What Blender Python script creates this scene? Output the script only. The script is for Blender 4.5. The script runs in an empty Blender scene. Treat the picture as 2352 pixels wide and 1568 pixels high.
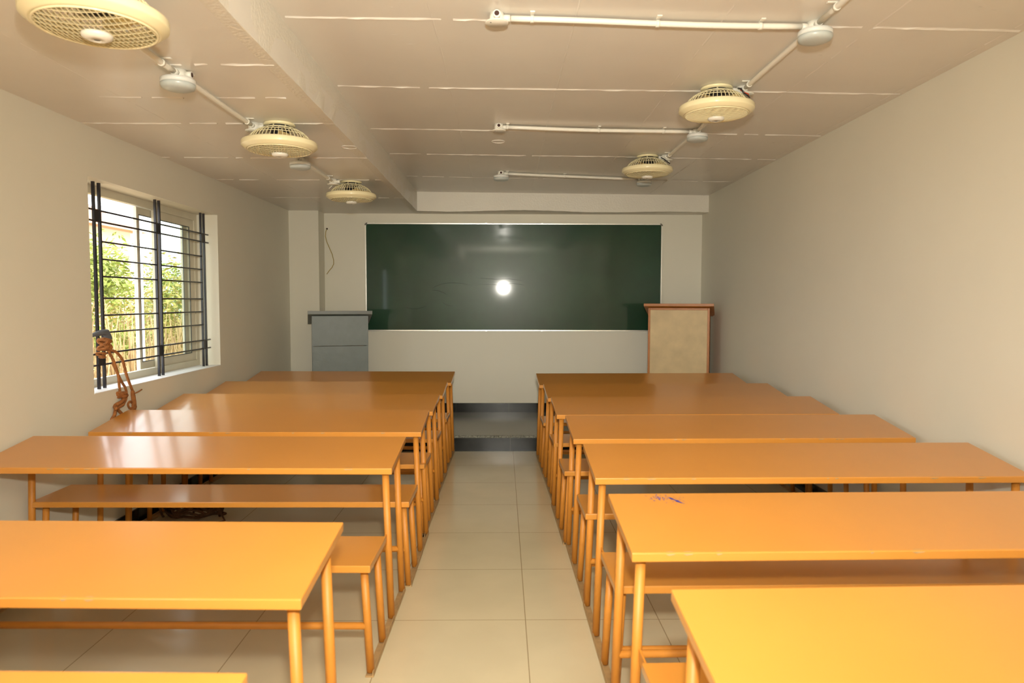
import bpy, bmesh, math, random
from mathutils import Vector, Matrix
random.seed(7)
scene = bpy.context.scene
COL = scene.collection
PI = math.pi

# ------------------------------------------------------------------ materials
def mat(name, col, rough=0.5, metal=0.0, bump=None, var=None, spec=0.5, coat=0.0, trans=0.0, emis=None):
    m = bpy.data.materials.new(name); m.use_nodes = True
    nt = m.node_tree; b = nt.nodes['Principled BSDF']
    b.inputs['Base Color'].default_value = (*col, 1)
    b.inputs['Roughness'].default_value = rough
    b.inputs['Metallic'].default_value = metal
    b.inputs['Specular IOR Level'].default_value = spec
    b.inputs['Coat Weight'].default_value = coat
    b.inputs['Coat Roughness'].default_value = 0.12
    b.inputs['Transmission Weight'].default_value = trans
    tc = nt.nodes.new('ShaderNodeTexCoord')
    if var:                                   # (scale, amount) slight natural colour variation
        n = nt.nodes.new('ShaderNodeTexNoise'); n.inputs['Scale'].default_value = var[0]
        n.inputs['Detail'].default_value = 6
        nt.links.new(tc.outputs['Object'], n.inputs['Vector'])
        r = nt.nodes.new('ShaderNodeValToRGB')
        a = var[1]
        r.color_ramp.elements[0].position = .3; r.color_ramp.elements[1].position = .7
        r.color_ramp.elements[0].color = (*[c*(1-a) for c in col], 1)
        r.color_ramp.elements[1].color = (*[min(1, c*(1+a)) for c in col], 1)
        nt.links.new(n.outputs['Fac'], r.inputs['Fac'])
        nt.links.new(r.outputs['Color'], b.inputs['Base Color'])
    if bump:                                  # (scale, strength, distance)
        n = nt.nodes.new('ShaderNodeTexNoise'); n.inputs['Scale'].default_value = bump[0]
        n.inputs['Detail'].default_value = 5
        nt.links.new(tc.outputs['Object'], n.inputs['Vector'])
        bp = nt.nodes.new('ShaderNodeBump'); bp.inputs['Strength'].default_value = bump[1]
        bp.inputs['Distance'].default_value = bump[2]
        nt.links.new(n.outputs['Fac'], bp.inputs['Height'])
        nt.links.new(bp.outputs['Normal'], b.inputs['Normal'])
    return m

def tile_mat(name, c1, c2, grout, w, h, ox, oy, rough, mortar=0.003, speck=None):
    m = mat(name, c1, rough)
    nt = m.node_tree; b = nt.nodes['Principled BSDF']
    tc = nt.nodes.new('ShaderNodeTexCoord'); mp = nt.nodes.new('ShaderNodeMapping')
    mp.inputs['Location'].default_value = (ox, oy, 0)
    br = nt.nodes.new('ShaderNodeTexBrick'); br.offset = 0; br.squash = 1
    br.inputs['Scale'].default_value = 1
    br.inputs['Brick Width'].default_value = w; br.inputs['Row Height'].default_value = h
    br.inputs['Mortar Size'].default_value = mortar
    br.inputs['Mortar Smooth'].default_value = .2
    br.inputs['Mortar'].default_value = (*grout, 1)
    br.inputs['Color1'].default_value = (*c1, 1); br.inputs['Color2'].default_value = (*c2, 1)
    nt.links.new(tc.outputs['Object'], mp.inputs['Vector']); nt.links.new(mp.outputs['Vector'], br.inputs['Vector'])
    n = nt.nodes.new('ShaderNodeTexNoise')
    n.inputs['Scale'].default_value = speck[0] if speck else 3
    n.inputs['Detail'].default_value = 6
    nt.links.new(tc.outputs['Object'], n.inputs['Vector'])
    r = nt.nodes.new('ShaderNodeValToRGB')
    a = speck[1] if speck else .94
    r.color_ramp.elements[0].position = .38; r.color_ramp.elements[1].position = .62
    r.color_ramp.elements[0].color = (a, a, a, 1); r.color_ramp.elements[1].color = (1, 1, 1, 1)
    nt.links.new(n.outputs['Fac'], r.inputs['Fac'])
    mx = nt.nodes.new('ShaderNodeMix'); mx.data_type = 'RGBA'; mx.blend_type = 'MULTIPLY'
    mx.inputs[0].default_value = 1
    nt.links.new(br.outputs['Color'], mx.inputs[6]); nt.links.new(r.outputs['Color'], mx.inputs[7])
    nt.links.new(mx.outputs[2], b.inputs['Base Color'])
    return m

M = {}
M['wall'] = mat('wall_paint', (.76, .73, .62), .55, bump=(7, .12, .01), var=(1.3, .02))
M['ceil'] = mat('ceiling_enamel', (.77, .73, .66), .30, bump=(5, .16, .012), var=(2, .025))
M['beam'] = mat('rough_plaster', (.76, .72, .63), .40, bump=(60, .55, .006), var=(5, .02))
M['desk'] = mat('orange_enamel', (.60, .250, .040), .28, bump=(3, .04, .01), var=(4, .025), coat=.5)
M['leg'] = mat('orange_tube_paint', (.58, .225, .028), .5, var=(20, .04))
M['edge'] = mat('rail_primer', (.42, .27, .12), .5, var=(30, .15))
M['floor'] = tile_mat('floor_tile', (.66, .585, .40), (.635, .56, .38), (.34, .26, .15), .6, .6, -.106, -(3.104 % .6), .17, .0022)
M['granite'] = tile_mat('granite_slab', (.17, .17, .135), (.155, .155, .125), (.08, .08, .07), 1.2, 3.0, -.06, -.5, .22, .003, (220, .55))
M['nosing'] = mat('chipped_stone', (.30, .30, .25), .6, bump=(120, 1, .02), var=(90, .7))
M['blacktile'] = tile_mat('black_tile', (.012, .013, .011), (.016, .017, .014), (.05, .05, .04), .61, 3, -.08, -1.5, .20, .003, (8, .6))
M['blacktile'].node_tree.nodes['Principled BSDF'].inputs['Specular IOR Level'].default_value = .22
M['board'] = mat('green_board', (.005, .042, .016), .32, var=(2.2, .22), spec=.22, coat=.42)
M['board'].node_tree.nodes['Principled BSDF'].inputs['Coat Roughness'].default_value = .055
M['alu'] = mat('aluminium', (.80, .79, .74), .28, .9)
M['alud'] = mat('dark_clip', (.16, .15, .13), .4, .3)
M['scratch'] = mat('board_scratch', (.006, .012, .006), .6)
M['pvc'] = mat('white_pvc', (.80, .77, .68), .3)
M['lampw'] = mat('lamp_housing', (.72, .73, .70), .35)
M['diff'] = mat('lamp_diffuser', (.50, .54, .52), .3, spec=.6)
M['fan'] = mat('fan_cream', (.88, .79, .50), .25, coat=.3)
M['fanin'] = mat('fan_blade', (.90, .72, .36), .35)
M['black'] = mat('black_motor', (.012, .012, .016), .3)
M['screw'] = mat('screw', (.7, .7, .65), .25, 1)
M['iron'] = mat('grille_iron', (.018, .016, .020), .35)
M['frame'] = mat('window_upvc', (.66, .62, .49), .35, var=(6, .05))
M['seal'] = mat('window_seal', (.10, .11, .10), .5)
M['glass'] = mat('glass', (1, 1, 1), .0)
nt = M['glass'].node_tree; nt.nodes.clear()
o = nt.nodes.new('ShaderNodeOutputMaterial'); mxs = nt.nodes.new('ShaderNodeMixShader')
tr = nt.nodes.new('ShaderNodeBsdfTransparent'); tr.inputs[0].default_value = (.93, .95, .93, 1)
gl = nt.nodes.new('ShaderNodeBsdfGlossy'); gl.inputs['Roughness'].default_value = .02
fr = nt.nodes.new('ShaderNodeValue'); fr.outputs[0].default_value = .05
nt.links.new(fr.outputs[0], mxs.inputs[0]); nt.links.new(tr.outputs[0], mxs.inputs[1])
nt.links.new(gl.outputs[0], mxs.inputs[2]); nt.links.new(mxs.outputs[0], o.inputs[0])
M['grey'] = mat('grey_laminate', (.155, .185, .175), .42, bump=(25, .15, .01), var=(12, .06))
M['greyd'] = mat('grey_trim', (.125, .135, .115), .4)
M['ply'] = mat('pale_ply', (.66, .50, .27), .5, var=(7, .10))
M['wood'] = mat('orange_wood', (.45, .15, .016), .4, var=(10, .1))
M['wire'] = mat('yellow_wire', (.42, .31, .08), .5)
M['red'] = mat('red_wire', (.55, .06, .02), .5)
M['hole'] = mat('wall_hole', (.05, .02, .015), .8)
M['rope'] = mat('coir_rope', (.36, .13, .03), .8, bump=(160, .8, .01), var=(40, .25))
M['cord'] = mat('dark_rope', (.10, .042, .016), .85, bump=(160, .8, .01), var=(40, .25))
M['cloth'] = mat('grey_rag', (.12, .13, .15), .8)
M['ink'] = mat('blue_ink', (.05, .05, .32), .5)
M['leaf'] = mat('leaf_green', (.30, .36, .07), .6, var=(3, .4))
M['leafy'] = mat('leaf_yellow', (.45, .40, .10), .6, var=(3, .4))
M['twig'] = mat('dry_twig', (.52, .36, .17), .8, var=(4, .25))
M['ground'] = mat('dry_ground', (.42, .32, .2), .9, var=(2, .2))
M['post'] = mat('white_post', (.85, .85, .84), .6)
M['brick'] = mat('house_wall', (.75, .6, .42), .8)
M['roof'] = mat('house_roof', (.6, .33, .2), .8)

# ------------------------------------------------------------------ mesh helpers
class MB:
    def __init__(s): s.bm = bmesh.new()
    def box(s, x0, x1, y0, y1, z0, z1, bevel=0):
        v = [s.bm.verts.new(p) for p in [(x0,y0,z0),(x1,y0,z0),(x1,y1,z0),(x0,y1,z0),(x0,y0,z1),(x1,y0,z1),(x1,y1,z1),(x0,y1,z1)]]
        fs = [s.bm.faces.new([v[i] for i in f]) for f in [(3,2,1,0),(4,5,6,7),(0,1,5,4),(1,2,6,5),(2,3,7,6),(3,0,4,7)]]
        if bevel:
            es = list({e for f in fs for e in f.edges})
            bmesh.ops.bevel(s.bm, geom=es, offset=bevel, segments=2, affect='EDGES', profile=.5)
        return s
    def hexa(s, pts, bevel=0):            # 8 points: bottom loop 4, top loop 4
        v = [s.bm.verts.new(p) for p in pts]
        fs = [s.bm.faces.new([v[i] for i in f]) for f in [(3,2,1,0),(4,5,6,7),(0,1,5,4),(1,2,6,5),(2,3,7,6),(3,0,4,7)]]
        if bevel:
            es = list({e for f in fs for e in f.edges})
            bmesh.ops.bevel(s.bm, geom=es, offset=bevel, segments=2, affect='EDGES', profile=.5)
        return s
    def tube(s, pts, r, n=10, cap=True):
        pts = [Vector(p) for p in pts]; rings = []; up = None
        for i, p in enumerate(pts):
            if i == 0: t = pts[1]-pts[0]
            elif i == len(pts)-1: t = pts[-1]-pts[-2]
            else: t = (pts[i+1]-pts[i]).normalized()+(pts[i]-pts[i-1]).normalized()
            if t.length < 1e-9: t = pts[min(i+1, len(pts)-1)]-pts[i-1]
            t.normalize()
            if up is None:
                up = Vector((0,0,1)) if abs(t.z) < .9 else Vector((1,0,0))
            a = t.cross(up)
            if a.length < 1e-4: a = t.cross(Vector((0.3,1,.2)))
            a.normalize(); b = a.cross(t).normalized(); up = b
            rr = r[i] if isinstance(r, (list, tuple)) else r
            rings.append([s.bm.verts.new(p+(a*math.cos(2*PI*k/n)+b*math.sin(2*PI*k/n))*rr) for k in range(n)])
        for A, B in zip(rings[:-1], rings[1:]):
            for k in range(n):
                f = s.bm.faces.new([A[k], A[(k+1)%n], B[(k+1)%n], B[k]]); f.smooth = True
        if cap:
            s.bm.faces.new(list(reversed(rings[0]))); s.bm.faces.new(rings[-1])
        return s
    def lathe(s, prof, n=48, c=(0,0,0), closed=False, smooth=True):
        rings = []
        for (r, z) in prof:
            if r < 1e-6: rings.append([s.bm.verts.new((c[0], c[1], c[2]+z))])
            else: rings.append([s.bm.verts.new((c[0]+r*math.cos(2*PI*k/n), c[1]+r*math.sin(2*PI*k/n), c[2]+z)) for k in range(n)])
        prs = list(zip(rings[:-1], rings[1:]))
        if closed: prs.append((rings[-1], rings[0]))
        for A, B in prs:
            for k in range(n):
                q = []
                for v in (A[k % len(A)], A[(k+1) % len(A)], B[(k+1) % len(B)], B[k % len(B)]):
                    if v not in q: q.append(v)
                if len(q) >= 3:
                    f = s.bm.faces.new(q); f.smooth = smooth
        return s
    def poly(s, pts):
        s.bm.faces.new([s.bm.verts.new(p) for p in pts]); return s
    def build(s, name, m, parent=None, bevelmod=0):
        bmesh.ops.recalc_face_normals(s.bm, faces=s.bm.faces[:])
        me = bpy.data.meshes.new(name); s.bm.to_mesh(me); s.bm.free()
        me.materials.append(m if not isinstance(m, str) else M[m])
        ob = bpy.data.objects.new(name, me); COL.objects.link(ob)
        if parent: ob.parent = parent
        return ob

def struct(o): o['kind'] = 'structure'; return o
def tag(o, label, cat, group=None):
    o['label'] = label; o['category'] = cat
    if group: o['group'] = group
    return o
def empty(name, loc, label, cat, group=None, rz=0):
    o = bpy.data.objects.new(name, None); COL.objects.link(o); o.location = loc
    o.rotation_euler = (0, 0, rz); o.empty_display_size = .1
    return tag(o, label, cat, group)
def copy_tree(o, parent=None):
    kids = list(o.children)
    c = o.copy(); COL.objects.link(c); c.parent = parent
    for ch in kids: copy_tree(ch, c)
    return c

# ------------------------------------------------------------------ room dimensions (metres)
XL, XR = -2.34, 2.278
YB, YW = 7.854, 8.105
YS, ZS = 6.677, .151
ZL, ZC = 2.413, 2.622
XB = -.934
YR = -2.6
WT = .18       # wall thickness

# floor
b = MB(); b.box(XL-WT, XR+WT, YR-WT, YW+WT, -.12, 0); struct(b.build('floor', 'floor'))
# raised platform at the front
b = MB(); b.box(XL, XR, YS, YW, .0, ZS-.022); struct(b.build('trim_1', 'blacktile'))
b = MB(); b.box(XL, XR, YS-.012, YW, ZS-.022, ZS); struct(b.build('trim_2', 'granite'))
b = MB()
random.seed(3)
x = XL+.01
while x < XR-.03:
    w = random.uniform(.012, .04); d = random.uniform(.0, .006); h = random.uniform(.006, .016)
    b.hexa([(x, YS-.014-d, ZS-.006-h), (x+w, YS-.014-d*.5, ZS-.005-h), (x+w, YS-.002, ZS-.02), (x, YS-.002, ZS-.02),
            (x, YS-.013, ZS+.0008), (x+w, YS-.014, ZS+.0008), (x+w, YS+.004+d, ZS+.0008), (x, YS+.004, ZS+.0008)])
    x += w*.9
struct(b.build('trim_3', 'nosing'))

# walls
b = MB(); b.box(XL-WT, XR+WT, YW, YW+WT, 0, 3.0); struct(b.build('wall_front', 'wall'))
b = MB(); b.box(XR, XR+WT, YR, YW, 0, 3.0); struct(b.build('wall_right', 'wall'))
b = MB(); b.box(XL-WT, XR+WT, YR-WT, YR, 0, 3.0); struct(b.build('wall_rear', 'wall'))
W1 = (4.075, 5.90, .892, 2.13)
W2 = (0.35, 2.15, .892, 2.13)
W3 = (-2.2, -.6, .892, 2.13)
b = MB()
ys = [YR, W3[0], W3[1], W2[0], W2[1], W1[0], W1[1], YW]
for i in range(len(ys)-1):
    if i % 2 == 0: b.box(XL-WT, XL, ys[i], ys[i+1], 0, 3.0)
    else:
        b.box(XL-WT, XL, ys[i], ys[i+1], 0, .892); b.box(XL-WT, XL, ys[i], ys[i+1], 2.13, 3.0)
bmesh.ops.remove_doubles(b.bm, verts=b.bm.verts[:], dist=1e-5)
struct(b.build('wall_left', 'wall'))
# pillar in the left corner, front drop beam over the board
b = MB(); b.box(XL, -2.015, YB, YW, ZS, ZL+.002); struct(b.build('trim_4', 'wall'))
b = MB()
n = 60; random.seed(5)
prev = None
for i in range(n+1):                     # wavy lower arris as in a hand-plastered beam
    x = XB+(XR-XB)*i/n
    dz = -.006*math.sin(i*.21)+random.uniform(-.0015, .0015)-(.008*math.sin((i-8)/26*PI)*-1 if 8 < i < 34 else 0)
    z0 = ZL+dz-.004*(i/n)
    q = [b.bm.verts.new((x, YB, z0)), b.bm.verts.new((x, YB, 2.75)), b.bm.verts.new((x, YW, 2.75)), b.bm.verts.new((x, YW, ZL-.002))]
    if prev:
        for k in range(4): b.bm.faces.new([prev[k], prev[(k+1)%4], q[(k+1)%4], q[k]])
    else: b.bm.faces.new(q)
    prev = q
b.bm.faces.new(list(reversed(prev)))
struct(b.build('trim_5', 'beam'))

# ceiling: lower left strip and higher right part, with the raised joints between its boards
def zc(x, y):   # right part dips slightly towards the far right corner
    return ZC - .03*max(0, (x-XB)/(XR-XB))*max(0, y/YB)
b = MB()
b.box(XL-WT, XB, YR-WT, YW+WT, ZL, ZL+.12)
NX, NY = 12, 14
g = [[b.bm.verts.new((XB-.05+(XR+WT-XB+.05)*i/NX, YR-WT+(YW+2*WT-YR)*j/NY, zc(XB+(XR-XB)*i/NX, YR+(YW-YR)*j/NY))) for j in range(NY+1)] for i in range(NX+1)]
for i in range(NX):
    for j in range(NY):
        f = b.bm.faces.new([g[i][j], g[i][j+1], g[i+1][j+1], g[i+1][j]]); f.smooth = True
b.box(XB-.05, XR+WT, YR-WT, YW+WT, 2.70, 2.8)
def ridge(p0, p1, z, w=.013, h=.0052, gaps=0, amp=.006):
    p0 = Vector(p0); p1 = Vector(p1); L = (p1-p0).length; d = (p1-p0)/L; s = Vector((-d.y, d.x, 0))
    k = max(4, int(L/.05)); off = 0; pv = None
    ph = random.uniform(0, 6)
    for i in range(k+1):
        t = i/k; p = p0+d*L*t
        off = amp*math.sin(t*L*2.1+ph)+amp*.5*math.sin(t*L*5.3+ph*2)+random.uniform(-.001, .001)
        ww = w*random.uniform(.45, 1.15); c = p+s*off
        zz = z(c.x, c.y) if callable(z) else z
        hh = h*random.uniform(.4, 1.2)
        q = [b.bm.verts.new((c.x+s.x*ww, c.y+s.y*ww, zz+.0005)), b.bm.verts.new((c.x, c.y, zz-hh)), b.bm.verts.new((c.x-s.x*ww, c.y-s.y*ww, zz+.0005))]
        if pv and random.random() > gaps:
            b.bm.faces.new([pv[0], pv[1], q[1], q[0]]); b.bm.faces.new([pv[1], pv[2], q[2], q[1]])
        pv = q
random.seed(11)
for y0, y1 in [(2.15, 2.17), (3.06, 3.13), (4.03, 4.07), (5.0, 5.06), (5.83, 5.90), (6.88, 6.97)]:
    ridge((XB+.02, y0, 0), (XR-.02, y1, 0), zc, gaps=.05, amp=.007)
for x in (-.30, .30, .93, 1.60, 2.215):
    ridge((x, .5, 0), (x+.01, YB, 0), zc, w=.006, h=.0018, gaps=.25, amp=.004)
for yy, xa, xb, gp in [(2.05, XL, XB, .2), (3.05, -1.45, XB-.02, .1), (3.53, -1.95, -1.05, .12), (4.03, XL, XB, .15), (4.98, XL, XB, .15), (5.87, XL, XB, .3), (6.88, XL, XB, .25)]:
    ridge((xa, yy, 0), (xb, yy-.02, 0), ZL, gaps=gp, amp=.008)
ridge((-1.85, 1.2, 0), (-1.84, 7.6, 0), ZL, w=.004, h=.0012, gaps=.35, amp=.004)
for i in range(120):                     # small lumps of plaster
    x = random.uniform(XB+.1, XR-.1); y = random.uniform(2.2, 6.5); a = random.uniform(.006, .022); c = random.uniform(.002, .004)
    z = zc(x, y)
    b.poly([(x-a, y, z-.0003), (x, y-c, z-.0018), (x+a, y+c*.4, z-.0003), (x, y+c*1.4, z-.0010)])
for cx, cy, zz in [(-.03, 5.36, None), (-.98, 4.62, ZL)]:      # two round cover scars
    z = zz if zz else zc(cx, cy)
    b.lathe([(.050, .0005), (.050, -.0035), (.046, -.0035), (.046, .0005)], n=28, c=(cx, cy, z))
struct(b.build('ceiling', 'ceil'))
# vertical face of the step between the two ceilings (plastered beam side)
b = MB(); random.seed(13)
n = 90; pv = None
for i in range(n+1):
    y = YR+(YW-YR)*i/n
    q = [b.bm.verts.new((XB-.06, y, ZL-.0015)), b.bm.verts.new((XB+random.uniform(-.004, .005), y, ZL-.0015+random.uniform(-.001, .0005))),
         b.bm.verts.new((XB+random.uniform(-.002, .002), y, (ZL+ZC)/2)), b.bm.verts.new((XB, y, 2.69)), b.bm.verts.new((XB-.06, y, 2.69))]
    if pv:
        for k in range(5): b.bm.faces.new([pv[k], pv[(k+1)%5], q[(k+1)%5], q[k]])
    pv = q
struct(b.build('trim_6', 'beam'))

# skirtings
b = MB(); b.box(-2.015, XR, YW-.012, YW, ZS, ZS+.105); struct(b.build('baseboard_front', 'blacktile'))
b = MB(); b.box(XL, XL+.012, YR, YS-.02, 0, .10); struct(b.build('baseboard_left', 'blacktile'))
b = MB(); b.box(XR-.012, XR, YR, YS-.02, 0, .10); struct(b.build('baseboard_right', 'blacktile'))

# ------------------------------------------------------------------ windows in the left wall
def make_window(name, W, full=True):
    y0, y1, z0, z1 = W
    X = XL-.17
    root = bpy.data.objects.new(name, None); COL.objects.link(root); root['kind'] = 'structure'
    root.location = (X, (y0+y1)/2, z0)
    def P(nm, mb, m, par=None):
        o = mb.build(nm, m, par or root); o.location = (0, 0, 0) if par else -Vector(root.location); return o
    f = MB()
    f.box(X-.06, X, y0, y1, z0, z0+.045); f.box(X-.06, X, y0, y1, z1-.045, z1)
    f.box(X-.06, X, y0, y0+.05, z0+.045, z1-.045); f.box(X-.06, X, y1-.05, y1, z0+.045, z1-.045)
    f.box(X-.004, X+.008, y0+.05, y1-.05, z0+.042, z0+.052); f.box(X-.004, X+.008, y0+.05, y1-.05, z1-.052, z1-.042)
    P('window_frame', f, 'frame')
    # right-hand sash (closed) and the other sash slid part-way behind it
    def sash(ya, yb, xa, nm, st=.06, inner=.05):
        s = MB(); za, zb = z0+.05, z1-.05
        s.box(xa-.022, xa, ya, yb, za, za+st); s.box(xa-.022, xa, ya, yb, zb-st, zb)
        s.box(xa-.022, xa, ya, ya+inner, za+st, zb-st); s.box(xa-.022, xa, yb-.075, yb, za+st, zb-st)
        so_ = P(nm, s, 'frame')
        t = MB(); za += st; zb -= st; k = .006
        t.box(xa-.005, xa+.001, ya+inner, yb-.075, za, za+k); t.box(xa-.005, xa+.001, ya+inner, yb-.075, zb-k, zb)
        t.box(xa-.005, xa+.001, ya+inner, ya+inner+k, za, zb); t.box(xa-.005, xa+.001, yb-.075-k, yb-.075, za, zb)
        P('gasket', t, 'seal', so_)
        gm = MB(); gm.box(xa-.013, xa-.009, ya+inner, yb-.075, za, zb); P('pane', gm, 'glass', so_)
    ym = (y0+y1)/2
    if full:
        sash(5.20, y1-.05, X-.008, 'sash')
        sash(5.005, y1-.10, X-.036, 'sash', .05, .030)
    else:
        sash(ym-.05, y1-.05, X-.008, 'sash')
    # stone sill board
    s = MB(); s.box(X, XL+.004, y0, y1, z0-.001, z0+.004); P('sill', s, 'post')
    return root
make_window('window_1', W1)
make_window('window_2', W2, False)
make_window('window_3', W3, False)

# black iron grille
XG = -2.42
g = empty('window_grille', (XG, 4.99, .897), 'black iron bar grille set inside the window opening', 'grille')
def GP(nm, mb):
    o = mb.build(nm, 'iron', g); o.location = -Vector(g.location); return o
vys = (4.266, 4.326, 5.014, 5.070, 5.760, 5.818)
for y in vys:
    m = MB(); m.box(XG-.0075, XG+.0075, y-.0075, y+.0075, .896, 2.130); GP('upright_bar', m)
for z in (1.966, 1.901, 1.107, 1.040):
    m = MB(); m.tube([(XG, 4.077, z), (XG, 5.898, z)], .0058, 8); GP('cross_bar', m)
for z in (1.783, 1.677, 1.573, 1.441, 1.338, 1.233):
    m = MB(); m.tube([(XG, vys[1], z), (XG, vys[2], z)], .0052, 8); GP('cross_bar', m)
    m = MB(); m.tube([(XG, vys[3], z), (XG, vys[4], z)], .0052, 8); GP('cross_bar', m)
for a in (0, 2, 4):
    for z in (1.901, 1.040):
        m = MB(); m.box(XG-.003, XG+.003, vys[a], vys[a+1], z, z+.066); GP('joint_plate', m)

# ------------------------------------------------------------------ desk-and-bench units
LEN = 1.845; TD = .42; ZF, ZN = .76, .70; TH = .028
def make_unit():
    r = empty('school_desk', (0, 0, 0), '', 'desk', 'desk and bench units of the two rows')
    h = LEN/2
    def P(nm, mb, m='leg'): return mb.build(nm, m, r)
    m = MB()
    m.hexa([(-h, -TD, ZN-TH), (h, -TD, ZN-TH), (h, 0, ZF-TH), (-h, 0, ZF-TH), (-h, -TD, ZN), (h, -TD, ZN), (h, 0, ZF), (-h, 0, ZF)], .0035)
    P('desk_top', m, 'desk')
    m = MB(); m.box(-h, h, BN, BN+.335, .422, .45, .0035); P('bench_seat', m, 'desk')
    for s in (-1, 1):
        xt, xf = s*(h-.038), s*(h-.016)
        for yy, zt in ((-.07, ZF-TH-.008), (-TD+.055, ZN-TH+.006)):
            m = MB(); m.tube([(xt, yy-.0, zt), (xf, yy, .012)], .0155, 14); P('leg', m)
        for yy in (BN+.07, BN+.315):
            m = MB(); m.tube([(xt, yy, .424), (xf, yy, .012)], .0150, 14); P('bench_leg', m)
        m = MB(); m.box(xf-.016, xf+.016, BN+.045, -.045, .0005, .006)
        m.box(xf+s*.013-.0018, xf+s*.013+.0018, BN+.045, -.045, .006, .022)
        P('floor_rail', m, 'edge')
        m = MB(); m.box(s*(h-.034)-.003, s*(h-.034)+.003, BN+.315, -TD+.055, .355, .395); P('side_brace', m)
    m = MB(); m.tube([(-(h-.028), BN+.07, .19), (h-.028, BN+.07, .19)], .0135, 12); P('foot_bar', m)
    m = MB(); m.tube([(-(h-.028), -.07, .22), (h-.028, -.07, .22)], .0135, 12); P('foot_bar', m)
    return r
BN = -.90
unit0 = make_unit()
# (name of row, far edge Y, aisle-side X, yaw, bench shift, label)
LU = [
 ('L', 1.249, -.458, -.028, 0, 'orange desk at the bottom left, only a sliver of its top in frame'),
 ('L', 2.120, -.480, -.026, 0, 'orange desk in the left row, large plain top with bare floor beyond it'),
 ('L', 3.476, -.474, -.015, 0, 'orange desk in the left row just beyond the floor gap, window reflection on top'),
 ('L', 4.330, -.447, -.006, -.02, 'orange desk in the left row below the window, rope touching its far corner'),
 ('L', 5.063, -.447, -.020, .04, 'orange desk in the left row below the far corner of the window'),
 ('L', 5.860, -.452, -.016, .03, 'orange desk in the left row just past the window, second from the board'),
 ('L', 6.710, -.447, -.016, .03, 'orange desk and bench at the front of the left row, before the grey lectern'),
 ('R', 1.611, .394, .024, 0, 'orange desk and bench filling the bottom right corner, nearest in the right row'),
 ('R', 2.431, .370, .018, 0, 'orange desk and bench in the right row with blue ink scribbles on its top'),
 ('R', 3.300, .381, .010, -.02, 'orange desk in the right row, chipped edge, just beyond the ink-stained one'),
 ('R', 4.129, .372, .014, -.02, 'orange desk in the right row, fourth counted from the wooden lectern'),
 ('R', 4.924, .342, .020, .0, 'orange desk and bench in the right row, third back from the wooden lectern'),
 ('R', 5.707, .334, .026, .03, 'orange desk and bench in the right row, second back from the wooden lectern'),
 ('R', 6.536, .314, .022, .02, 'orange desk and bench at the front of the right row, before the wooden lectern'),
]
units = []
for i, (side, yf, xin, rz, db, lab) in enumerate(LU):
    u = unit0 if i == 0 else copy_tree(unit0)
    xc = xin+LEN/2 if side == 'R' else xin-LEN/2
    # yaw turns about the aisle end, so that end stays where it was measured
    dx = -LEN/2 if side == 'R' else LEN/2
    u.location = (xc, yf-dx*math.sin(rz), 0); u.rotation_euler = (0, 0, rz)
    u['label'] = lab; u['group'] = 'desk and bench units of the %s row' % ('left' if side == 'L' else 'right')
    units.append((u, db))
for u, db in units:
    for ch in u.children:
        if ch.name.startswith('bench') : ch.location.y = db
        if ch.name.split('.')[0] == 'foot_bar' and sum(v.co.y for v in ch.data.vertices)/len(ch.data.vertices) < -.4: ch.location.y = db
# blue ink scribbles on the ink-stained desk, chips on the edges
def top_pt(x, y, up=.0006): return (x, y, ZF+(ZN-ZF)*(-y/TD)+up)
def add_marks(u, cat, segs, m):
    b = MB()
    for (x, y, dx, dy, w) in segs:
        L = math.hypot(dx, dy); nx, ny = -dy/L*w/2, dx/L*w/2
        b.poly([top_pt(x-dx/2-nx*.3, y-dy/2-ny*.3), top_pt(x-nx, y-ny), top_pt(x+dx/2, y+dy/2), top_pt(x+nx*.8, y+ny*.9)])
    return b.build(cat, m, u)
random.seed(21)
uR1 = units[8][0]; h = LEN/2
segs = [(-h+.205+random.gauss(0, .003)+k*.0034, -.040-k*.0045, .016, -.012, .0075) for k in range(10)]
segs += [(-h+.165+random.gauss(0, .018), -.04+random.gauss(0, .012), random.uniform(-.010, .010), random.uniform(-.011, .011), random.uniform(.002, .0055)) for k in range(34)]
segs += [(-h+.22+random.gauss(0, .02), -.05+random.gauss(0, .016), .007, random.uniform(-.006, .006), .002) for k in range(22)]
mk = add_marks(uR1, 'ink_stain', segs, 'ink'); mk['label'] = 'blue ink scribbles'
for ui in (1, 2, 7, 8, 9, 10, 11, 3, 4):
    u = units[ui][0]; b = MB()
    for k in range(7):
        x = random.uniform(-h+.1, h-.1); w = random.uniform(.004, .022)
        b.poly([(x-w, -TD-.0006, ZN-.004), (x-w*.3, -TD-.0006, ZN-.009), (x+w*.8, -TD-.0006, ZN-.006), (x+w, -TD-.0002, ZN-.003)])
        b.poly([top_pt(x-w, -TD+.0035, .0004), top_pt(x+w, -TD+.0035, .0004), top_pt(x+w*.3, -TD+.008, .0006), top_pt(x-w*.6, -TD+.006, .0006)])
    b.build('paint_chips', 'edge', u)

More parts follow.
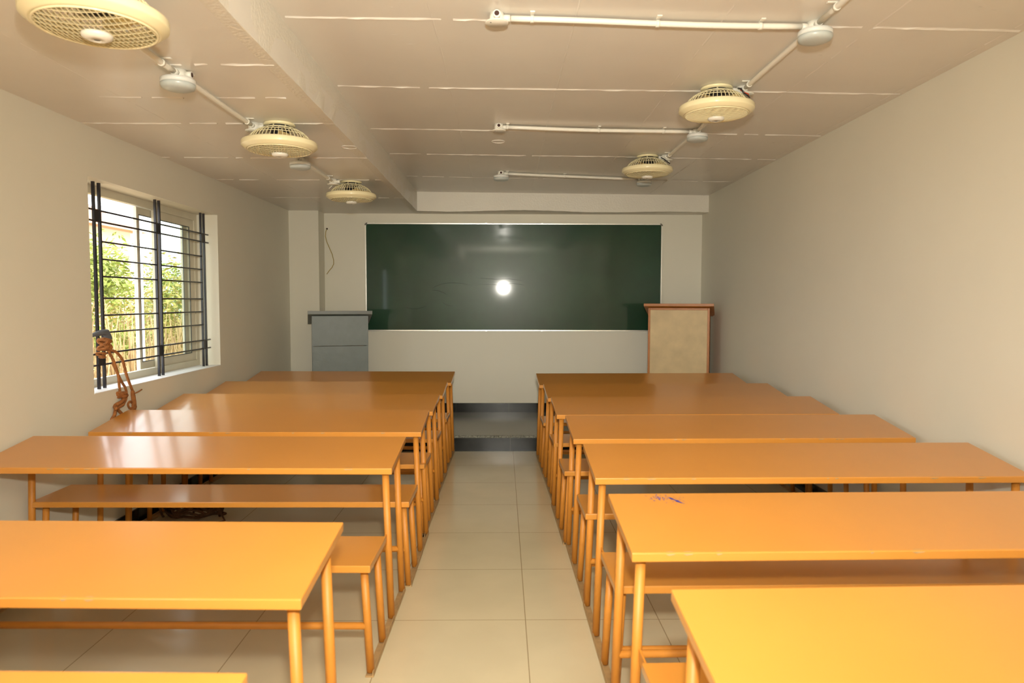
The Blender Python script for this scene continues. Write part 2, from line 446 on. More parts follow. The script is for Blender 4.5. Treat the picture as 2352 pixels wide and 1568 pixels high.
# ------------------------------------------------------------------ green board
BX0, BX1, BZ0, BZ1 = -1.552, 1.822, 1.083, 2.308
bd = empty('green_chalkboard', (0.135, YW, BZ0), 'long green chalkboard in aluminium frame on the front wall', 'chalkboard')
def BP(nm, mb, m):
    o = mb.build(nm, m, bd); o.location = -Vector(bd.location); return o
m = MB(); m.box(BX0+.01, BX1-.01, YW-.022, YW-.004, BZ0+.01, BZ1-.01); BP('writing_surface', m, 'board')
fw = .019; r = .028
for (x0, x1, z0, z1) in ((BX0+r, BX1-r, BZ0, BZ0+fw), (BX0+r, BX1-r, BZ1-fw, BZ1), (BX0, BX0+fw, BZ0+r, BZ1-r), (BX1-fw, BX1, BZ0+r, BZ1-r)):
    m = MB()
    if x1-x0 > z1-z0: m.hexa([(x0, YW-.032, z0+.004), (x1, YW-.032, z0+.004), (x1, YW, z0), (x0, YW, z0), (x0, YW-.032, z1-.004), (x1, YW-.032, z1-.004), (x1, YW, z1), (x0, YW, z1)])
    else: m.hexa([(x0+.004, YW-.032, z0), (x1-.004, YW-.032, z0), (x1, YW, z0), (x0, YW, z0), (x0+.004, YW-.032, z1), (x1-.004, YW-.032, z1), (x1, YW, z1), (x0, YW, z1)])
    BP('frame_edge', m, 'alu')
for sx, cx in ((-1, BX0+r), (1, BX1-r)):
    for sz, cz in ((-1, BZ0+r), (1, BZ1-r)):
        m = MB(); pv = None
        for k in range(9):
            a = k/8*PI/2; ca, sa = math.cos(a), math.sin(a)
            q = [m.bm.verts.new((cx+sx*(r-.02)*ca, y, cz+sz*(r-.02)*sa)) for y in (YW-.035, YW)]
            q2 = [m.bm.verts.new((cx+sx*(r+.001)*ca, y, cz+sz*(r+.001)*sa)) for y in (YW, YW-.035)]
            q = [q[0], q2[1], q2[0], q[1]]
            if pv:
                for j in range(4): m.bm.faces.new([pv[j], pv[(j+1)%4], q[(j+1)%4], q[j]])
            else: m.bm.faces.new(q)
            pv = q
        m.bm.faces.new(list(reversed(pv)))
        BP('corner_cap', m, 'alud')
for k in range(6):
    x = BX0+.1+k*(BX1-BX0-.2)/5+(.1 if k == 1 else 0)
    for z in (BZ1-.001, BZ0+.006):
        m = MB(); m.box(x-.012, x+.012, YW-.034, YW-.028, z-.008, z+.004, .002); BP('clip', m, 'alu')
for x in (BX0+.008, BX1-.008):
    m = MB(); m.box(x-.007, x+.007, YW-.034, YW-.028, 1.685, 1.715, .002); BP('clip', m, 'alu')
# scratches
def arc(pts): 
    mm = MB(); mm.tube([(x, YW-.0222, z) for x, z in pts], [.0006]+[.0012]*(len(pts)-2)+[.0005], 5); BP('scratch', mm, 'scratch')
def bz(px, py): return ((px-1155)*(YW)/1626.7, 1.43+(691-py)*YW/1626.7)
arc([bz(*p) for p in ((1076, 654), (1060, 651), (1040, 650), (1020, 652), (1003, 658), (995, 664))])
arc([bz(*p) for p in ((996, 667), (1008, 668), (1020, 672), (1028, 677))])
arc([bz(*p) for p in ((931, 704), (945, 709), (957, 710), (970, 708), (981, 703))])
arc([bz(*p) for p in ((1018, 694), (1028, 701), (1040, 703))])
arc([bz(*p) for p in ((1105, 639), (1140, 642), (1172, 641), (1200, 645))])
arc([bz(*p) for p in ((1110, 653), (1150, 655), (1180, 651), (1205, 655))])

# ------------------------------------------------------------------ loose wire on the front wall
m = MB()
wp = [(757, 528), (754, 535), (753, 545), (756, 558), (762, 572), (768, 586), (771, 599), (771, 608), (767, 616), (760, 624), (755, 631)]
m.tube([((px-1155)*(YW-.006)/1626.7, YW-.006-(.0 if i else -.006), 1.43+(691-py)*(YW)/1626.7) for i, (px, py) in enumerate(wp)], .0042, 8)
wr = empty('loose_wire', ((757-1155)*YW/1626.7, YW, 2.24), 'thin yellow wire hanging from a hole in the front wall', 'wire')
o = m.build('wire', 'wire', wr); o.location = -Vector(wr.location)
m = MB(); m.lathe([(0, 0), (.010, 0), (.010, .004), (0, .004)], 12); o = m.build('wall_opening', 'hole', wr); o.rotation_euler = (PI/2, 0, 0); o.location = (0, -.001, 0)

# ------------------------------------------------------------------ lecterns
def lectern(name, label, cx, cy, ang, wb, wt, zf, zb, th, mats, framed):
    # local frame: x along the front face, y towards the speaker, z up from the platform
    r = empty(name, (cx, cy, ZS), label, 'lectern', rz=ang)
    H = zf-ZS; HB = zb-ZS; d0, d1 = .06, .50
    def P(nm, mb, m, par=None): return mb.build(nm, m, par or r)
    front, side, top = mats
    def ztop(y): return H-.004-th+(HB-H)*(y)/(.46)
    if framed:
        P('front_panel', MB().box(-wb+.022, wb-.022, d0+.006, d0+.018, .05, ztop(d0)-.022), front)
        for (a, c, d, e) in ((-wb, -wb+.022, 0, ztop(d0)), (wb-.022, wb, 0, ztop(d0)), (-wb+.022, wb-.022, ztop(d0)-.022, ztop(d0)), (-wb+.022, wb-.022, 0, .05)):
            P('frame_strip', MB().box(a, c, d0, d0+.022, d, e, .002), side)
    else:
        P('upper_panel', MB().box(-wb, wb, d0, d0+.018, .812, ztop(d0)), front)
        P('lower_panel', MB().box(-wb+.006, wb-.002, d0+.005, d0+.022, 0, .806), front)
    for s_ in (-1, 1):
        x0 = s_*wb-(.018 if s_ > 0 else 0)
        P('side_panel', MB().hexa([(x0, d0+.022, 0), (x0+.018, d0+.022, 0), (x0+.018, .44, 0), (x0, .44, 0), (x0, d0+.022, ztop(d0+.022)), (x0+.018, d0+.022, ztop(d0+.022)), (x0+.018, .44, ztop(.44)), (x0, .44, ztop(.44))]), side if framed else front)
    P('inner_shelf', MB().box(-wb+.018, wb-.018, d0+.03, .43, .55, .57), side if framed else front)
    P('lectern_top', MB().hexa([(-wt, 0, H-th), (wt, 0, H-th), (wt, .46, HB-th), (-wt, .46, HB-th), (-wt, 0, H), (wt, 0, H), (wt, .46, HB), (-wt, .46, HB)], .002), top)
    P('book_stop', MB().box(-wt, wt, .452, .468, HB-th, HB+.018, .002), top)
    return r
lectern('grey_lectern', 'grey laminate lectern on the platform left of the green board', -1.660, 7.30, .269, .284, .323, 1.325, 1.215, .036, ('grey', 'grey', 'greyd'), False)
lectern('wooden_lectern', 'orange-trimmed lectern with pale wood front panel, right of the green board', 1.820, 7.30, -.31, .313, .354, 1.405, 1.295, .028, ('ply', 'wood', 'wood'), True)

# ------------------------------------------------------------------ cabin fans
def make_fan():
    r = empty('ceiling_fan', (0, 0, 0), '', 'fan', 'round cream cabin fans')
    def P(nm, mb, m, par=r): return mb.build(nm, m, par)
    P('mount_plate', MB().lathe([(0, 0), (.084, 0), (.087, -.004), (.085, -.012), (0, -.012)], 48), 'fan')
    P('motor', MB().lathe([(0, -.012), (.058, -.012), (.062, -.018), (.062, -.036), (.05, -.045), (.05, -.10), (0, -.11)], 36), 'black')
    for k in range(6):
        a = k*PI/3+.3
        P('screw', MB().tube([(.062*math.cos(a), .062*math.sin(a), -.013), (.062*math.cos(a), .062*math.sin(a), -.032)], .005, 8), 'screw')
    prof = [(.083, -.028), (.104, -.036), (.130, -.050), (.149, -.066), (.162, -.082), (.168, -.096), (.169, -.106)]
    c = MB(); N = 48
    for k in range(N):
        a = 2*PI*k/N; ca, sa = math.cos(a), math.sin(a); st = prof if k % 2 == 0 else prof[2:]
        c.tube([(q*ca, q*sa, z) for q, z in st], .0021, 5, cap=False)
    def ring(rr, z, w=.003): c.lathe([(rr-w, z), (rr, z+.002), (rr+w, z), (rr, z-.002)], 48, closed=True)
    ring(.083, -.028, .006); ring(.104, -.036); ring(.130, -.050); ring(.149, -.066, .0035)
    P('cage', c, 'fan')
    P('rim', MB().lathe([(.165, -.097), (.190, -.098), (.199, -.100), (.203, -.1035), (.2045, -.107), (.2045, -.1245), (.2040, -.1275), (.2020, -.1300), (.1990, -.1325), (.184, -.1440), (.180, -.146), (.175, -.147), (.171, -.144), (.169, -.135), (.185, -.122), (.195, -.112), (.165, -.104)], 64, closed=True), 'fan')
    bl = MB()
    for k in range(5):
        a0 = 2*PI*k/5; rows = []
        for j in range(7):
            rr = .05+.105*j/6; row = []
            for i in range(5):
                t = i/4; ang = a0+(t-.5)*(.95-.15*j/6)+.15*j/6
                row.append(bl.bm.verts.new((rr*math.cos(ang), rr*math.sin(ang), -.078-.036*t+.008*j/6)))
            rows.append(row)
        for A, B in zip(rows[:-1], rows[1:]):
            for i in range(4):
                f = bl.bm.faces.new([A[i], A[i+1], B[i+1], B[i]]); f.smooth = True
    P('blades', bl, 'fanin')
    def zd(rr): return -.148-.018*(1-(rr/.171)**2)
    P('grille_ring', MB().lathe([(.165, -.150), (.172, -.152), (.174, -.147), (.170, -.143), (.165, -.145)], 64, closed=True), 'fan')
    lv = MB()
    for k in range(-4, 5):                      # angled louvre slats following gentle arcs
        o = k*.037+.003; hw = math.sqrt(max(0, .168**2-o*o)); n = 12
        A = []
        for i in range(n+1):
            x = -hw+2*hw*i/n; y = o+.012*(1-(x/.17)**2)*1.0*math.copysign(1, 1)
            rr = math.hypot(x, y)
            if rr > .168: y *= .168/rr; x *= .168/rr; rr = .168
            z = zd(rr)
            A.append([lv.bm.verts.new((x, y-.011, z+.001)), lv.bm.verts.new((x, y+.011, z+.016)), lv.bm.verts.new((x, y+.0125, z+.015)), lv.bm.verts.new((x, y-.0095, z))])
        for p, q in zip(A[:-1], A[1:]):
            for j in range(4): lv.bm.faces.new([p[j], p[(j+1)%4], q[(j+1)%4], q[j]])
    for k in range(-11, 12):
        o = k*.0148; hw = math.sqrt(max(0, .168**2-o*o)); pts = []
        for i in range(9):
            y = -hw+2*hw*i/8; pts.append((o, y, zd(math.hypot(o, y))-.0005))
        lv.tube(pts, .0016, 5, cap=False)
    gq = P('louvre_grille', lv, 'fan')
    hb = P('hub', MB().lathe([(0, -.160), (.030, -.160), (.043, -.163), (.045, -.168), (.042, -.176), (.030, -.182), (.012, -.184), (.011, -.181), (0, -.181)], 36), 'pvc')
    P('hub_badge', MB().lathe([(0, -.1815), (.010, -.1825), (.010, -.180), (0, -.180)], 16), 'alud', hb)
    return r
fan0 = make_fan()
FN = [(-1.250, 2.252, ZL, .12, 'cream cabin fan in the top left corner, nearest and largest on the lower ceiling'),
      (-1.243, 4.03, ZL, .25, 'cream cabin fan on the lower left ceiling, the middle one of the left line'),
      (-1.252, 5.955, ZL, .4, 'cream cabin fan on the lower left ceiling, smallest, above the grey lectern'),
      (1.19, 2.05, zc(1.2, 2.02), .4, 'cream cabin fan on the right ceiling just above the top edge of the picture'),
      (1.188, 3.985, zc(1.2, 4), PI/2+.1, 'large cream cabin fan on the right ceiling with red and black wires at its cage'),
      (1.179, 5.815, zc(1.2, 5.9), .5, 'smaller cream cabin fan on the right ceiling above the board end')]
fans = []
for i, (x, y, z, a, lab) in enumerate(FN):
    f = fan0 if i == 0 else copy_tree(fan0)
    f.location = (x, y, z-.0005); f.rotation_euler = (0, 0, 0); f['label'] = lab
    for ch in f.children:
        if ch.name.startswith(('louvre', 'blades')): ch.rotation_euler.z = a
    fans.append(f)
def lead(f, pts, m, r=.0028, nm='lead_wire'):
    mm = MB(); mm.tube(pts, r, 6); mm.build(nm, m, f)
lead(fans[4], [(.15, -.02, -.012), (.10, -.06, -.020), (.10, -.10, -.034), (.115, -.115, -.06), (.135, -.10, -.068)], 'black', .004)
lead(fans[4], [(.10, -.10, -.04), (.118, -.115, -.058), (.14, -.105, -.062), (.15, -.09, -.072)], 'red', .003)
lead(fans[4], [(.115, -.112, -.06), (.135, -.112, -.074), (.155, -.09, -.078)], 'black', .0035)
lead(fans[5], [(.12, -.01, -.012), (.10, -.05, -.022), (.12, -.09, -.045), (.14, -.10, -.066), (.165, -.08, -.074)], 'black', .004)
lead(fans[5], [(.13, -.01, -.015), (.15, -.04, -.03), (.165, -.06, -.06), (.17, -.05, -.075)], 'pvc', .003)
lead(fans[2], [(-.12, -.02, -.014), (-.10, -.05, -.024), (-.14, -.08, -.045), (-.165, -.08, -.07)], 'pvc', .003)

# ------------------------------------------------------------------ conduit, junction boxes and round lamps
def cz(x, y): return ZL if x < XB else zc(x, y)
def conduit(p0, p1, label, sag=0, clips=(.15, .5, .85), group='white conduits on the ceiling'):
    p0 = Vector((p0[0], p0[1], 0)); p1 = Vector((p1[0], p1[1], 0)); n = 14; pts = []
    for i in range(n+1):
        t = i/n; q = p0.lerp(p1, t); w = .006*math.sin(t*PI*2.3+p0.y)
        d = (p1-p0).normalized(); q += Vector((-d.y, d.x, 0))*w*sag
        pts.append((q.x, q.y, cz(q.x, q.y)-.0195-.004*abs(sag)*math.sin(t*PI)))
    mid = (p0+p1)/2
    r = empty('ceiling_conduit', (mid.x, mid.y, cz(mid.x, mid.y)), label, 'conduit', group)
    o = MB().tube(pts, .0122, 14).build('pipe', 'pvc', r); o.location = -Vector(r.location)
    for t in clips:
        q = Vector(pts[int(t*n)]); q2 = Vector(pts[min(n, int(t*n)+1)]); d = (q2-q).normalized(); s = Vector((-d.y, d.x, 0))
        m = MB()
        m.tube([q-d*.007, q+d*.007], .0150, 14)
        zz = cz(q.x, q.y)
        a = q-s*.030; c = q+s*.030
        for u in (a, c):
            m.box(u.x-.010, u.x+.010, u.y-.008, u.y+.008, zz-.006, zz-.0005, .0015)
        m.box(min(a.x, c.x)-.007, max(a.x, c.x)+.007, min(a.y, c.y)-.007, max(a.y, c.y)+.007, zz-.005, zz-.0008)
        o = m.build('saddle_clip', 'pvc', r); o.location = -Vector(r.location)
    return r
def box_mb(dirs):
    m = MB(); m.lathe([(0, -.0005), (.031, -.0005), (.031, -.040), (0, -.040)], 28)
    for (dx, dy) in dirs:
        m.tube([(dx*.025, dy*.025, -.0195), (dx*.055, dy*.055, -.0195)], .0145, 14)
    return m
def hole_mb(dirs):
    m = MB()
    for (dx, dy) in dirs: m.tube([(dx*.0545, dy*.0545, -.0195), (dx*.0556, dy*.0556, -.0195)], .0105, 12)
    return m
def junction(x, y, dirs, label, open_dirs=(), cover=True, dxy=(0, 0)):
    r = empty('junction_box', (x, y, cz(x, y)), label, 'junction box', 'round white junction boxes on the ceiling')
    box_mb(list(dirs)+list(open_dirs)).build('box_body', 'pvc', r)
    if open_dirs: hole_mb(open_dirs).build('open_port', 'hole', r)
    if cover:
        c = MB().lathe([(0, -.0402), (.047, -.0402), (.048, -.043), (.046, -.0455), (0, -.0455)], 32).build('cover_plate', 'pvc', r)
        c.location = (dxy[0], dxy[1], 0)
        MB().lathe([(0, -.0456), (.0035, -.0456), (.0035, -.0464), (0, -.0464)], 10, c=(-.025+dxy[0], -.012+dxy[1], 0)).build('cover_screw', 'alud', r)
    return r
def lamp(x, y, dirs, label, off=(0, -.012), open_dirs=()):
    r = empty('ceiling_lamp', (x, y, cz(x, y)), label, 'ceiling lamp', 'round white surface lamps, switched off')
    box_mb(list(dirs)+list(open_dirs)).build('box_body', 'pvc', r)
    if open_dirs: hole_mb(open_dirs).build('open_port', 'hole', r)
    a = MB().lathe([(0, -.0402), (.066, -.0402), (.070, -.043), (.071, -.062), (0, -.062)], 40).build('lamp_housing', 'lampw', r)
    d = MB().lathe([(0, -.062), (.070, -.062), (.0705, -.070), (.066, -.080), (.052, -.086), (.025, -.089), (0, -.0895)], 40).build('diffuser', 'diff', r)
    for o in (a, d): o.location = (off[0], off[1], 0)
    return r
N_, S_, E_, W_ = (0, 1), (0, -1), (1, 0), (-1, 0)
XRL, XLL = 1.325, -1.385
conduit((XLL+.02, 2.32), (XLL, 3.06), 'white conduit from the top left fan to the nearest left lamp', .3, (.90,))
lamp(XLL, 3.115, (S_, N_), 'round white lamp on the lower left ceiling between the large and middle fans', open_dirs=(E_,))
conduit((XLL, 3.17), (XLL+.005, 3.965), 'white conduit from the nearest left lamp to the middle left fan', .2, (.02, .93))
junction(XLL+.005, 4.02, (S_, N_, E_), 'white junction box beside the middle left fan')
conduit((XLL+.005, 4.075), (XLL, 4.89), 'white conduit hidden behind the middle left fan', .2, (.5,))
lamp(XLL, 4.945, (S_, N_), 'round white lamp just below the middle left fan in the picture')
conduit((XLL, 5.0), (XLL+.012, 5.78), 'white conduit from the far left lamp to the smallest left fan', .2, (.92,))
junction(XLL+.012, 5.835, (S_, E_), 'white junction box beside the smallest left fan')
conduit((XRL+.02, .9), (XRL, 3.01), 'white conduit running out of the top edge to the top right lamp', .3, (.4, .95))
lamp(XRL, 3.065, (S_, N_, W_), 'round white lamp on the right ceiling, nearest and largest of the lamps')
conduit((XRL, 3.12), (XRL, 3.915), 'white conduit from the top right lamp to the large right fan', .2, (.03, .93))
junction(XRL, 3.97, (S_, N_, W_), 'white junction box beside the large right fan', dxy=(.012, -.01))
conduit((XRL, 4.025), (XRL+.005, 4.865), 'white conduit mostly hidden by the large right fan', .2, (.90,))
lamp(XRL+.01, 4.92, (S_, N_, W_), 'round white lamp just under the large right fan in the picture')
conduit((XRL+.01, 4.975), (XRL, 5.73), 'white conduit from the middle right lamp to the smaller right fan', .2, (.93,))
junction(XRL-.008, 5.785, (S_, N_, W_), 'white junction box beside the smaller right fan', dxy=(.01, -.01))
conduit((XRL, 5.84), (XRL+.02, 6.73), 'white conduit behind the smaller right fan', .2, (.5,))
lamp(XRL+.02, 6.785, (S_, W_), 'round white lamp right behind the smaller right fan, close to the board')
conduit((.035, 3.01), (XRL-.055, 3.065), 'long white conduit crossing the ceiling at the top right', .8, (.08, .55, .9))
junction(-.023, 3.01, (E_,), 'white junction box with round cover at the left end of the top conduit', open_dirs=(S_,), dxy=(.0, -.012))
conduit((.035, 4.85), (XRL-.045, 4.92), 'white conduit crossing the middle of the ceiling', .9, (.07, .5, .86))
junction(-.023, 4.85, (E_,), 'white junction box at the left end of the middle conduit', open_dirs=(S_,))
conduit((.045, 6.58), (XRL-.035, 6.785), 'white conduit crossing the ceiling nearest the board', .5, (.05, .45))
lamp(-.011, 6.58, (E_,), 'small round white lamp at the left end of the conduit nearest the board', open_dirs=(S_,))

# ------------------------------------------------------------------ coir rope tied to the window grille
random.seed(31)
rp = empty('coir_rope', (-2.38, 4.29, 1.15), 'brown coir rope knotted to the window grille and hanging down to the desks', 'rope')
def RP(nm, pts, r, m='rope', n=8):
    # smooth the polyline (Catmull-Rom)
    pts = [(p[0], p[1], p[2] if p[2] > .95 or m == 'cord' else .95-(.95-p[2])*.72) for p in pts]
    if m == 'rope' and not isinstance(r, list) and pts[-1][2] < .93: r *= 1.15
    P = [Vector(p) for p in pts]; Q = [P[0]]+P+[P[-1]]; out = []
    for i in range(1, len(Q)-2):
        for k in range(6):
            t = k/6; a, b_, c, d = Q[i-1], Q[i], Q[i+1], Q[i+2]
            out.append(.5*((2*b_)+(-a+c)*t+(2*a-5*b_+4*c-d)*t*t+(-a+3*b_-3*c+d)*t**3))
    out.append(P[-1])
    o = MB().tube(out, r, n).build(nm, m, rp); o.location = -Vector(rp.location); return o
def blob(cy, cz_, ry, rz_, turns, x=-2.375, rx=.018, seed=1):
    random.seed(seed); pts = []
    for k in range(turns*9):
        a = 2*PI*k/9; s = 1-.25*random.random()
        pts.append((x+rx*math.sin(a*1.3+k*.5), cy+ry*s*math.cos(a+.1*k), cz_+rz_*s*math.sin(a)))
    return pts
RX = -2.335
RP('knot', blob(4.275, 1.165, .026, .034, 6, -2.385, .03, 3), .0085)
RP('knot', blob(4.245, 1.10, .02, .018, 2, -2.39, .02, 4), .006)
RP('strand', [(-2.38, 4.29, 1.14), (-2.36, 4.30, 1.09), (-2.34, 4.305, 1.03), (RX, 4.325, .965), (RX, 4.330, .90), (RX, 4.335, .85), (RX, 4.33, .82)], .0075)
RP('strand', [(-2.36, 4.31, 1.05), (-2.34, 4.325, .985), (RX, 4.36, .92), (RX, 4.395, .87), (RX, 4.41, .82), (RX, 4.40, .76), (RX, 4.35, .72), (RX, 4.32, .71)], .0070)
RP('strand', [(-2.38, 4.29, 1.13), (-2.355, 4.34, 1.115), (-2.34, 4.385, 1.06), (RX, 4.415, .97), (RX, 4.46, .87), (RX, 4.495, .79), (RX, 4.51, .70), (RX, 4.505, .66)], .0075)
RP('strand', [(RX, 4.48, .82), (RX+.01, 4.475, .74), (RX, 4.49, .67)], .012)
RP('strand', [(RX, 4.50, .795), (RX+.01, 4.53, .805), (RX+.015, 4.575, .822)], [.004]*12+[.0015])
RP('strand', [(RX, 4.48, .71), (RX, 4.45, .735), (RX, 4.425, .715), (RX, 4.44, .68), (RX, 4.47, .675)], .006)
RP('knot', blob(4.34, .815, .035, .022, 4, RX+.008, .018, 5), .008)
RP('knot', [(RX, 4.37, .80), (RX+.02, 4.33, .765), (RX, 4.28, .735), (RX+.02, 4.25, .715), (RX, 4.29, .71), (RX+.015, 4.34, .735), (RX, 4.36, .76)], .010)
RP('strand', [(RX, 4.28, .70), (RX+.01, 4.25, .66), (RX, 4.235, .62), (RX+.01, 4.25, .59), (RX, 4.29, .60), (RX+.01, 4.34, .63), (RX, 4.32, .68), (RX, 4.29, .70)], .009)
RP('strand', [(RX, 4.26, .61), (RX+.01, 4.32, .62), (RX, 4.40, .635), (RX+.01, 4.45, .65), (RX, 4.50, .68)], .014)
RP('strand', [(RX, 4.50, .735), (RX+.02, 4.52, .5), (RX+.05, 4.56, .3), (RX+.1, 4.60, .05), (RX+.12, 4.60, .012)], .007, 'cord')
m = MB(); m.tube([(XG-.01, 4.12, 1.20), (XG+.012, 4.20, 1.225), (XG+.02, 4.27, 1.235), (XG+.02, 4.32, 1.235), (XG+.02, 4.345, 1.20), (XG+.02, 4.34, 1.15)], [.008, .012, .018, .022, .022, .008], 10)
o = m.build('rag', 'cloth', rp); o.location = -Vector(rp.location)
# dark rope coiled on the floor by the left wall
cl = empty('floor_rope', (-2.03, 4.62, 0), 'dark brown rope coiled on the floor by the left wall under the desks', 'rope')
random.seed(8); pts = []
for k in range(110):
    a = 2*PI*k/17; rr = .13+.025*math.sin(k*.37)+random.uniform(-.012, .012)
    pts.append((rr*math.cos(a)*1.35+.012*math.sin(k*.2), rr*math.sin(a)*.8, .014+.11*(k/110)*abs(math.sin(k*.9))+.05*k/110))
MB().tube(pts, .009, 8).build('coil', 'cord', cl)
MB().tube([(.02, -.05, .05), (.08, -.08, .12), (.15, -.10, .13), (.21, -.11, .09), (.25, -.12, .02), (.22, -.14, .012)], .007, 8).build('loose_end', 'cord', cl)

# ------------------------------------------------------------------ outdoors, seen through the window
b = MB(); b.box(-60, XL-WT-.02, -15, 70, -.55, -.45); struct(b.build('ground', 'ground'))
def shrub(name, x, y, hgt, wid, nleaf, mleaf, label, seed, ls=.055):
    random.seed(seed)
    r = empty(name, (x, y, -.45), label, 'bush', 'bushes outside the window')
    t = MB()
    for k in range(7):
        a = random.uniform(0, 2*PI); l = random.uniform(.5, .95)*hgt
        t.tube([(random.uniform(-.1, .1), random.uniform(-.1, .1), 0), (.3*wid*math.cos(a)*.5, .3*wid*math.sin(a)*.5, l*.5), (.4*wid*math.cos(a), .4*wid*math.sin(a), l)], [.03, .018, .006], 6)
    t.build('stems', 'twig', r)
    f = MB()
    clus = [(random.gauss(0, .28)*wid, random.gauss(0, .28)*wid, random.uniform(.12, 1)**.8*hgt*.92, random.uniform(.12, .28)*wid) for _ in range(34)]
    clus = [(max(-.36*wid, min(.36*wid, a)), max(-.36*wid, min(.36*wid, b2)), c, d) for a, b2, c, d in clus]
    for k in range(nleaf):
        c = random.choice(clus)
        p = Vector((max(-.47*wid, min(.47*wid, c[0]+random.gauss(0, c[3]*.6))), max(-.47*wid, min(.47*wid, c[1]+random.gauss(0, c[3]*.6))), min(hgt*1.04, max(.03, c[2]+random.gauss(0, c[3]*.5)))))
        a = Vector((random.gauss(0, 1), random.gauss(0, 1), random.gauss(0, .6))).normalized()
        q = a.orthogonal().normalized(); q = Matrix.Rotation(random.uniform(0, 6), 3, a) @ q
        s = ls*random.uniform(.6, 1.3)
        f.poly([p-a*s, p+q*s*.35, p+a*s, p-q*s*.35])
    f.build('foliage', mleaf, r)
def brush(x, y, hgt, wid, n, label, seed):
    random.seed(seed)
    r = empty('dry_bush', (x, y, -.45), label, 'bush', 'dry bushes outside the window')
    t = MB()
    for k in range(n):
        a = random.uniform(0, 2*PI); L = random.uniform(.35, 1)*hgt*1.15; x0 = random.uniform(-.3, .3)*wid; y0 = random.uniform(-.35, .35)*wid
        dx = math.cos(a)*random.uniform(.1, .7)*wid*.25; dy = math.sin(a)*random.uniform(.1, .7)*wid*.25
        z1 = random.uniform(.4, 1)*L
        t.tube([(x0, y0, 0), (x0+dx*.35, y0+dy*.35, z1*.75), (x0+dx*.75, y0+dy*.75, z1), (x0+dx*1.15, y0+dy*1.15, z1*random.uniform(.6, 1.05))], [.010, .008, .006, .003], 4)
    t.build('twigs', 'twig', r)
SH = [(-8.6, 14.2, 3.15, 2.3, 6500, 'leaf', 'tall green bush outside, seen in the left half of the window'),
      (-8.7, 16.6, 2.95, 2.3, 6000, 'leafy', 'yellow-green bush outside behind the sliding sash'),
      (-8.6, 19.0, 2.75, 2.3, 6000, 'leaf', 'green bush outside in the right half of the window'),
      (-9.2, 21.6, 2.3, 2.4, 5000, 'leafy', 'low yellow-green bush outside at the far right of the window')]
for i, (x, y, hg, wd, nl, ml, lab) in enumerate(SH): shrub('green_bush', x, y, hg, wd, nl, ml, lab, 40+i, .07)
for i, (x, y, hg, wd, n, lab) in enumerate([(-6.5, 10.3, 1.7, 1.6, 260, 'tangle of dry twigs low in the left side of the window'),
      (-6.5, 12.1, 1.75, 1.6, 260, 'tangle of dry twigs low in the window behind the white post'),
      (-6.5, 13.9, 1.7, 1.6, 260, 'tangle of dry twigs low in the right half of the window'),
      (-6.6, 15.7, 1.8, 1.6, 260, 'tangle of dry twigs at the far right of the window')]):
    brush(x, y, hg, wd, n, lab, 60+i)
pt = MB(); pt.box(-5.06, -5.0, 9.84, 9.98, -.45, 3.4, .01)
tag(pt.build('white_post', 'post'), 'tall white post standing outside the window', 'post')
hs = empty('distant_house', (-19, 26, -.45), 'pale house with an orange roof far outside the window', 'house')
m = MB(); m.box(-4, 4, -3, 3, 0, 4.6); m.build('house_wall', 'brick', hs)
m = MB(); m.hexa([(-4.5, -3.4, 4.6), (4.5, -3.4, 4.6), (4.5, 3.4, 4.6), (-4.5, 3.4, 4.6), (-3.5, -.1, 5.6), (3.5, -.1, 5.6), (3.5, .1, 5.6), (-3.5, .1, 5.6)]); m.build('house_roof', 'roof', hs)

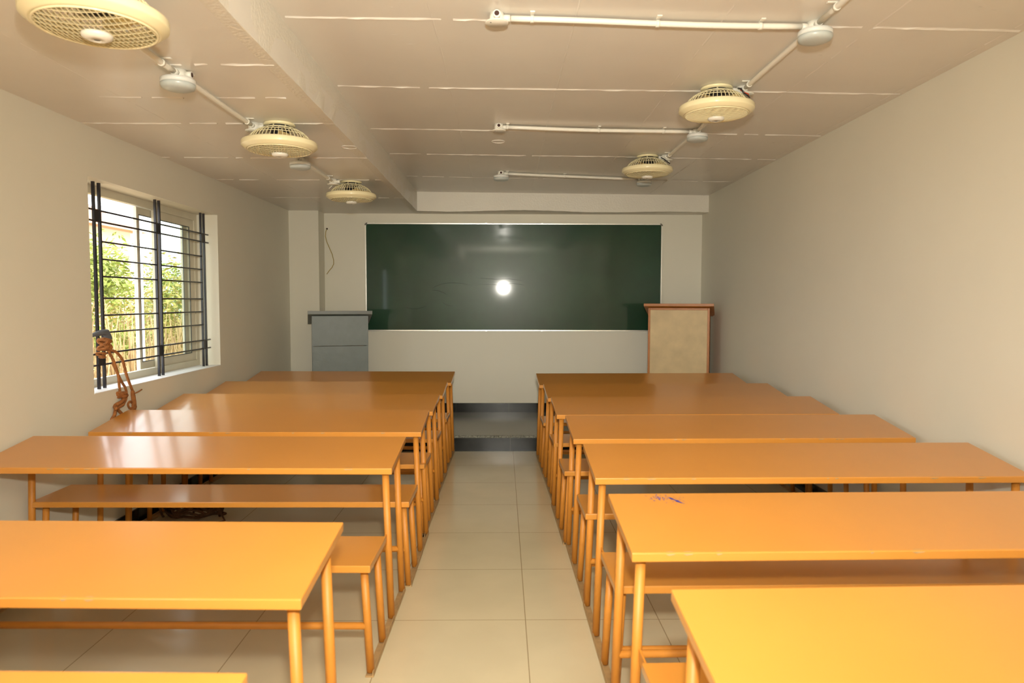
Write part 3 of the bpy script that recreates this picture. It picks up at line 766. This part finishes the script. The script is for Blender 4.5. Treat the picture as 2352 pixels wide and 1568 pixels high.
# ------------------------------------------------------------------ light
w = bpy.data.worlds.new('sky'); scene.world = w; w.use_nodes = True
bg = w.node_tree.nodes['Background']
bg.inputs['Color'].default_value = (.93, .97, 1.0, 1); bg.inputs['Strength'].default_value = 5.0
sun = bpy.data.lights.new('sun', 'SUN'); sun.energy = 3.5; sun.angle = .03; sun.color = (1, .95, .85)
so = bpy.data.objects.new('sun', sun); COL.objects.link(so)
so.rotation_euler = Vector((-.55, .35, -.9)).to_track_quat('-Z', 'Y').to_euler()
fl = bpy.data.lights.new('camera_flash', 'AREA'); fl.shape = 'DISK'; fl.size = .11
fl.spread = math.radians(105); fl.energy = 60; fl.color = (1, .955, .84)
fo = bpy.data.objects.new('camera_flash', fl); COL.objects.link(fo)
fo.location = (.03, -.02, 1.43+.30)
fo.rotation_euler = Vector((0, 1, -.02)).to_track_quat('-Z', 'Y').to_euler()
# the flash head also throws light up on to the ceiling behind the photographer
f2 = bpy.data.lights.new('bounced_flash', 'AREA'); f2.shape = 'DISK'; f2.size = .12
f2.energy = 230; f2.color = (1, .955, .84)
fo2 = bpy.data.objects.new('bounced_flash', f2); COL.objects.link(fo2)
fo2.location = (.03, -.10, 1.80); fo2.rotation_euler = Vector((0, -.35, 1)).to_track_quat('-Z', 'Y').to_euler()

# ------------------------------------------------------------------ camera
cam = bpy.data.cameras.new('camera'); co = bpy.data.objects.new('camera', cam); COL.objects.link(co)
cam.sensor_width = 36; cam.lens = 1626.69/2352*36; cam.clip_start = .05; cam.clip_end = 200
pi_, ya, ro = .0573, .014, .0018
fx = Vector((math.sin(ya)*math.cos(pi_), math.cos(ya)*math.cos(pi_), -math.sin(pi_)))
rt = Vector((math.cos(ya), -math.sin(ya), 0)); up = rt.cross(fx)
r2 = rt*math.cos(ro)+up*math.sin(ro); u2 = -rt*math.sin(ro)+up*math.cos(ro)
mm = Matrix((r2, u2, -fx)).transposed().to_4x4(); mm.translation = Vector((0, 0, 1.43))
co.matrix_world = mm
cam.dof.use_dof = True; cam.dof.focus_distance = 7.0; cam.dof.aperture_fstop = 4.0
scene.camera = co
vs = scene.view_settings
vs.view_transform = 'Standard'; vs.look = 'None'; vs.gamma = 1; vs.exposure = -0.27; vs.use_curve_mapping = False
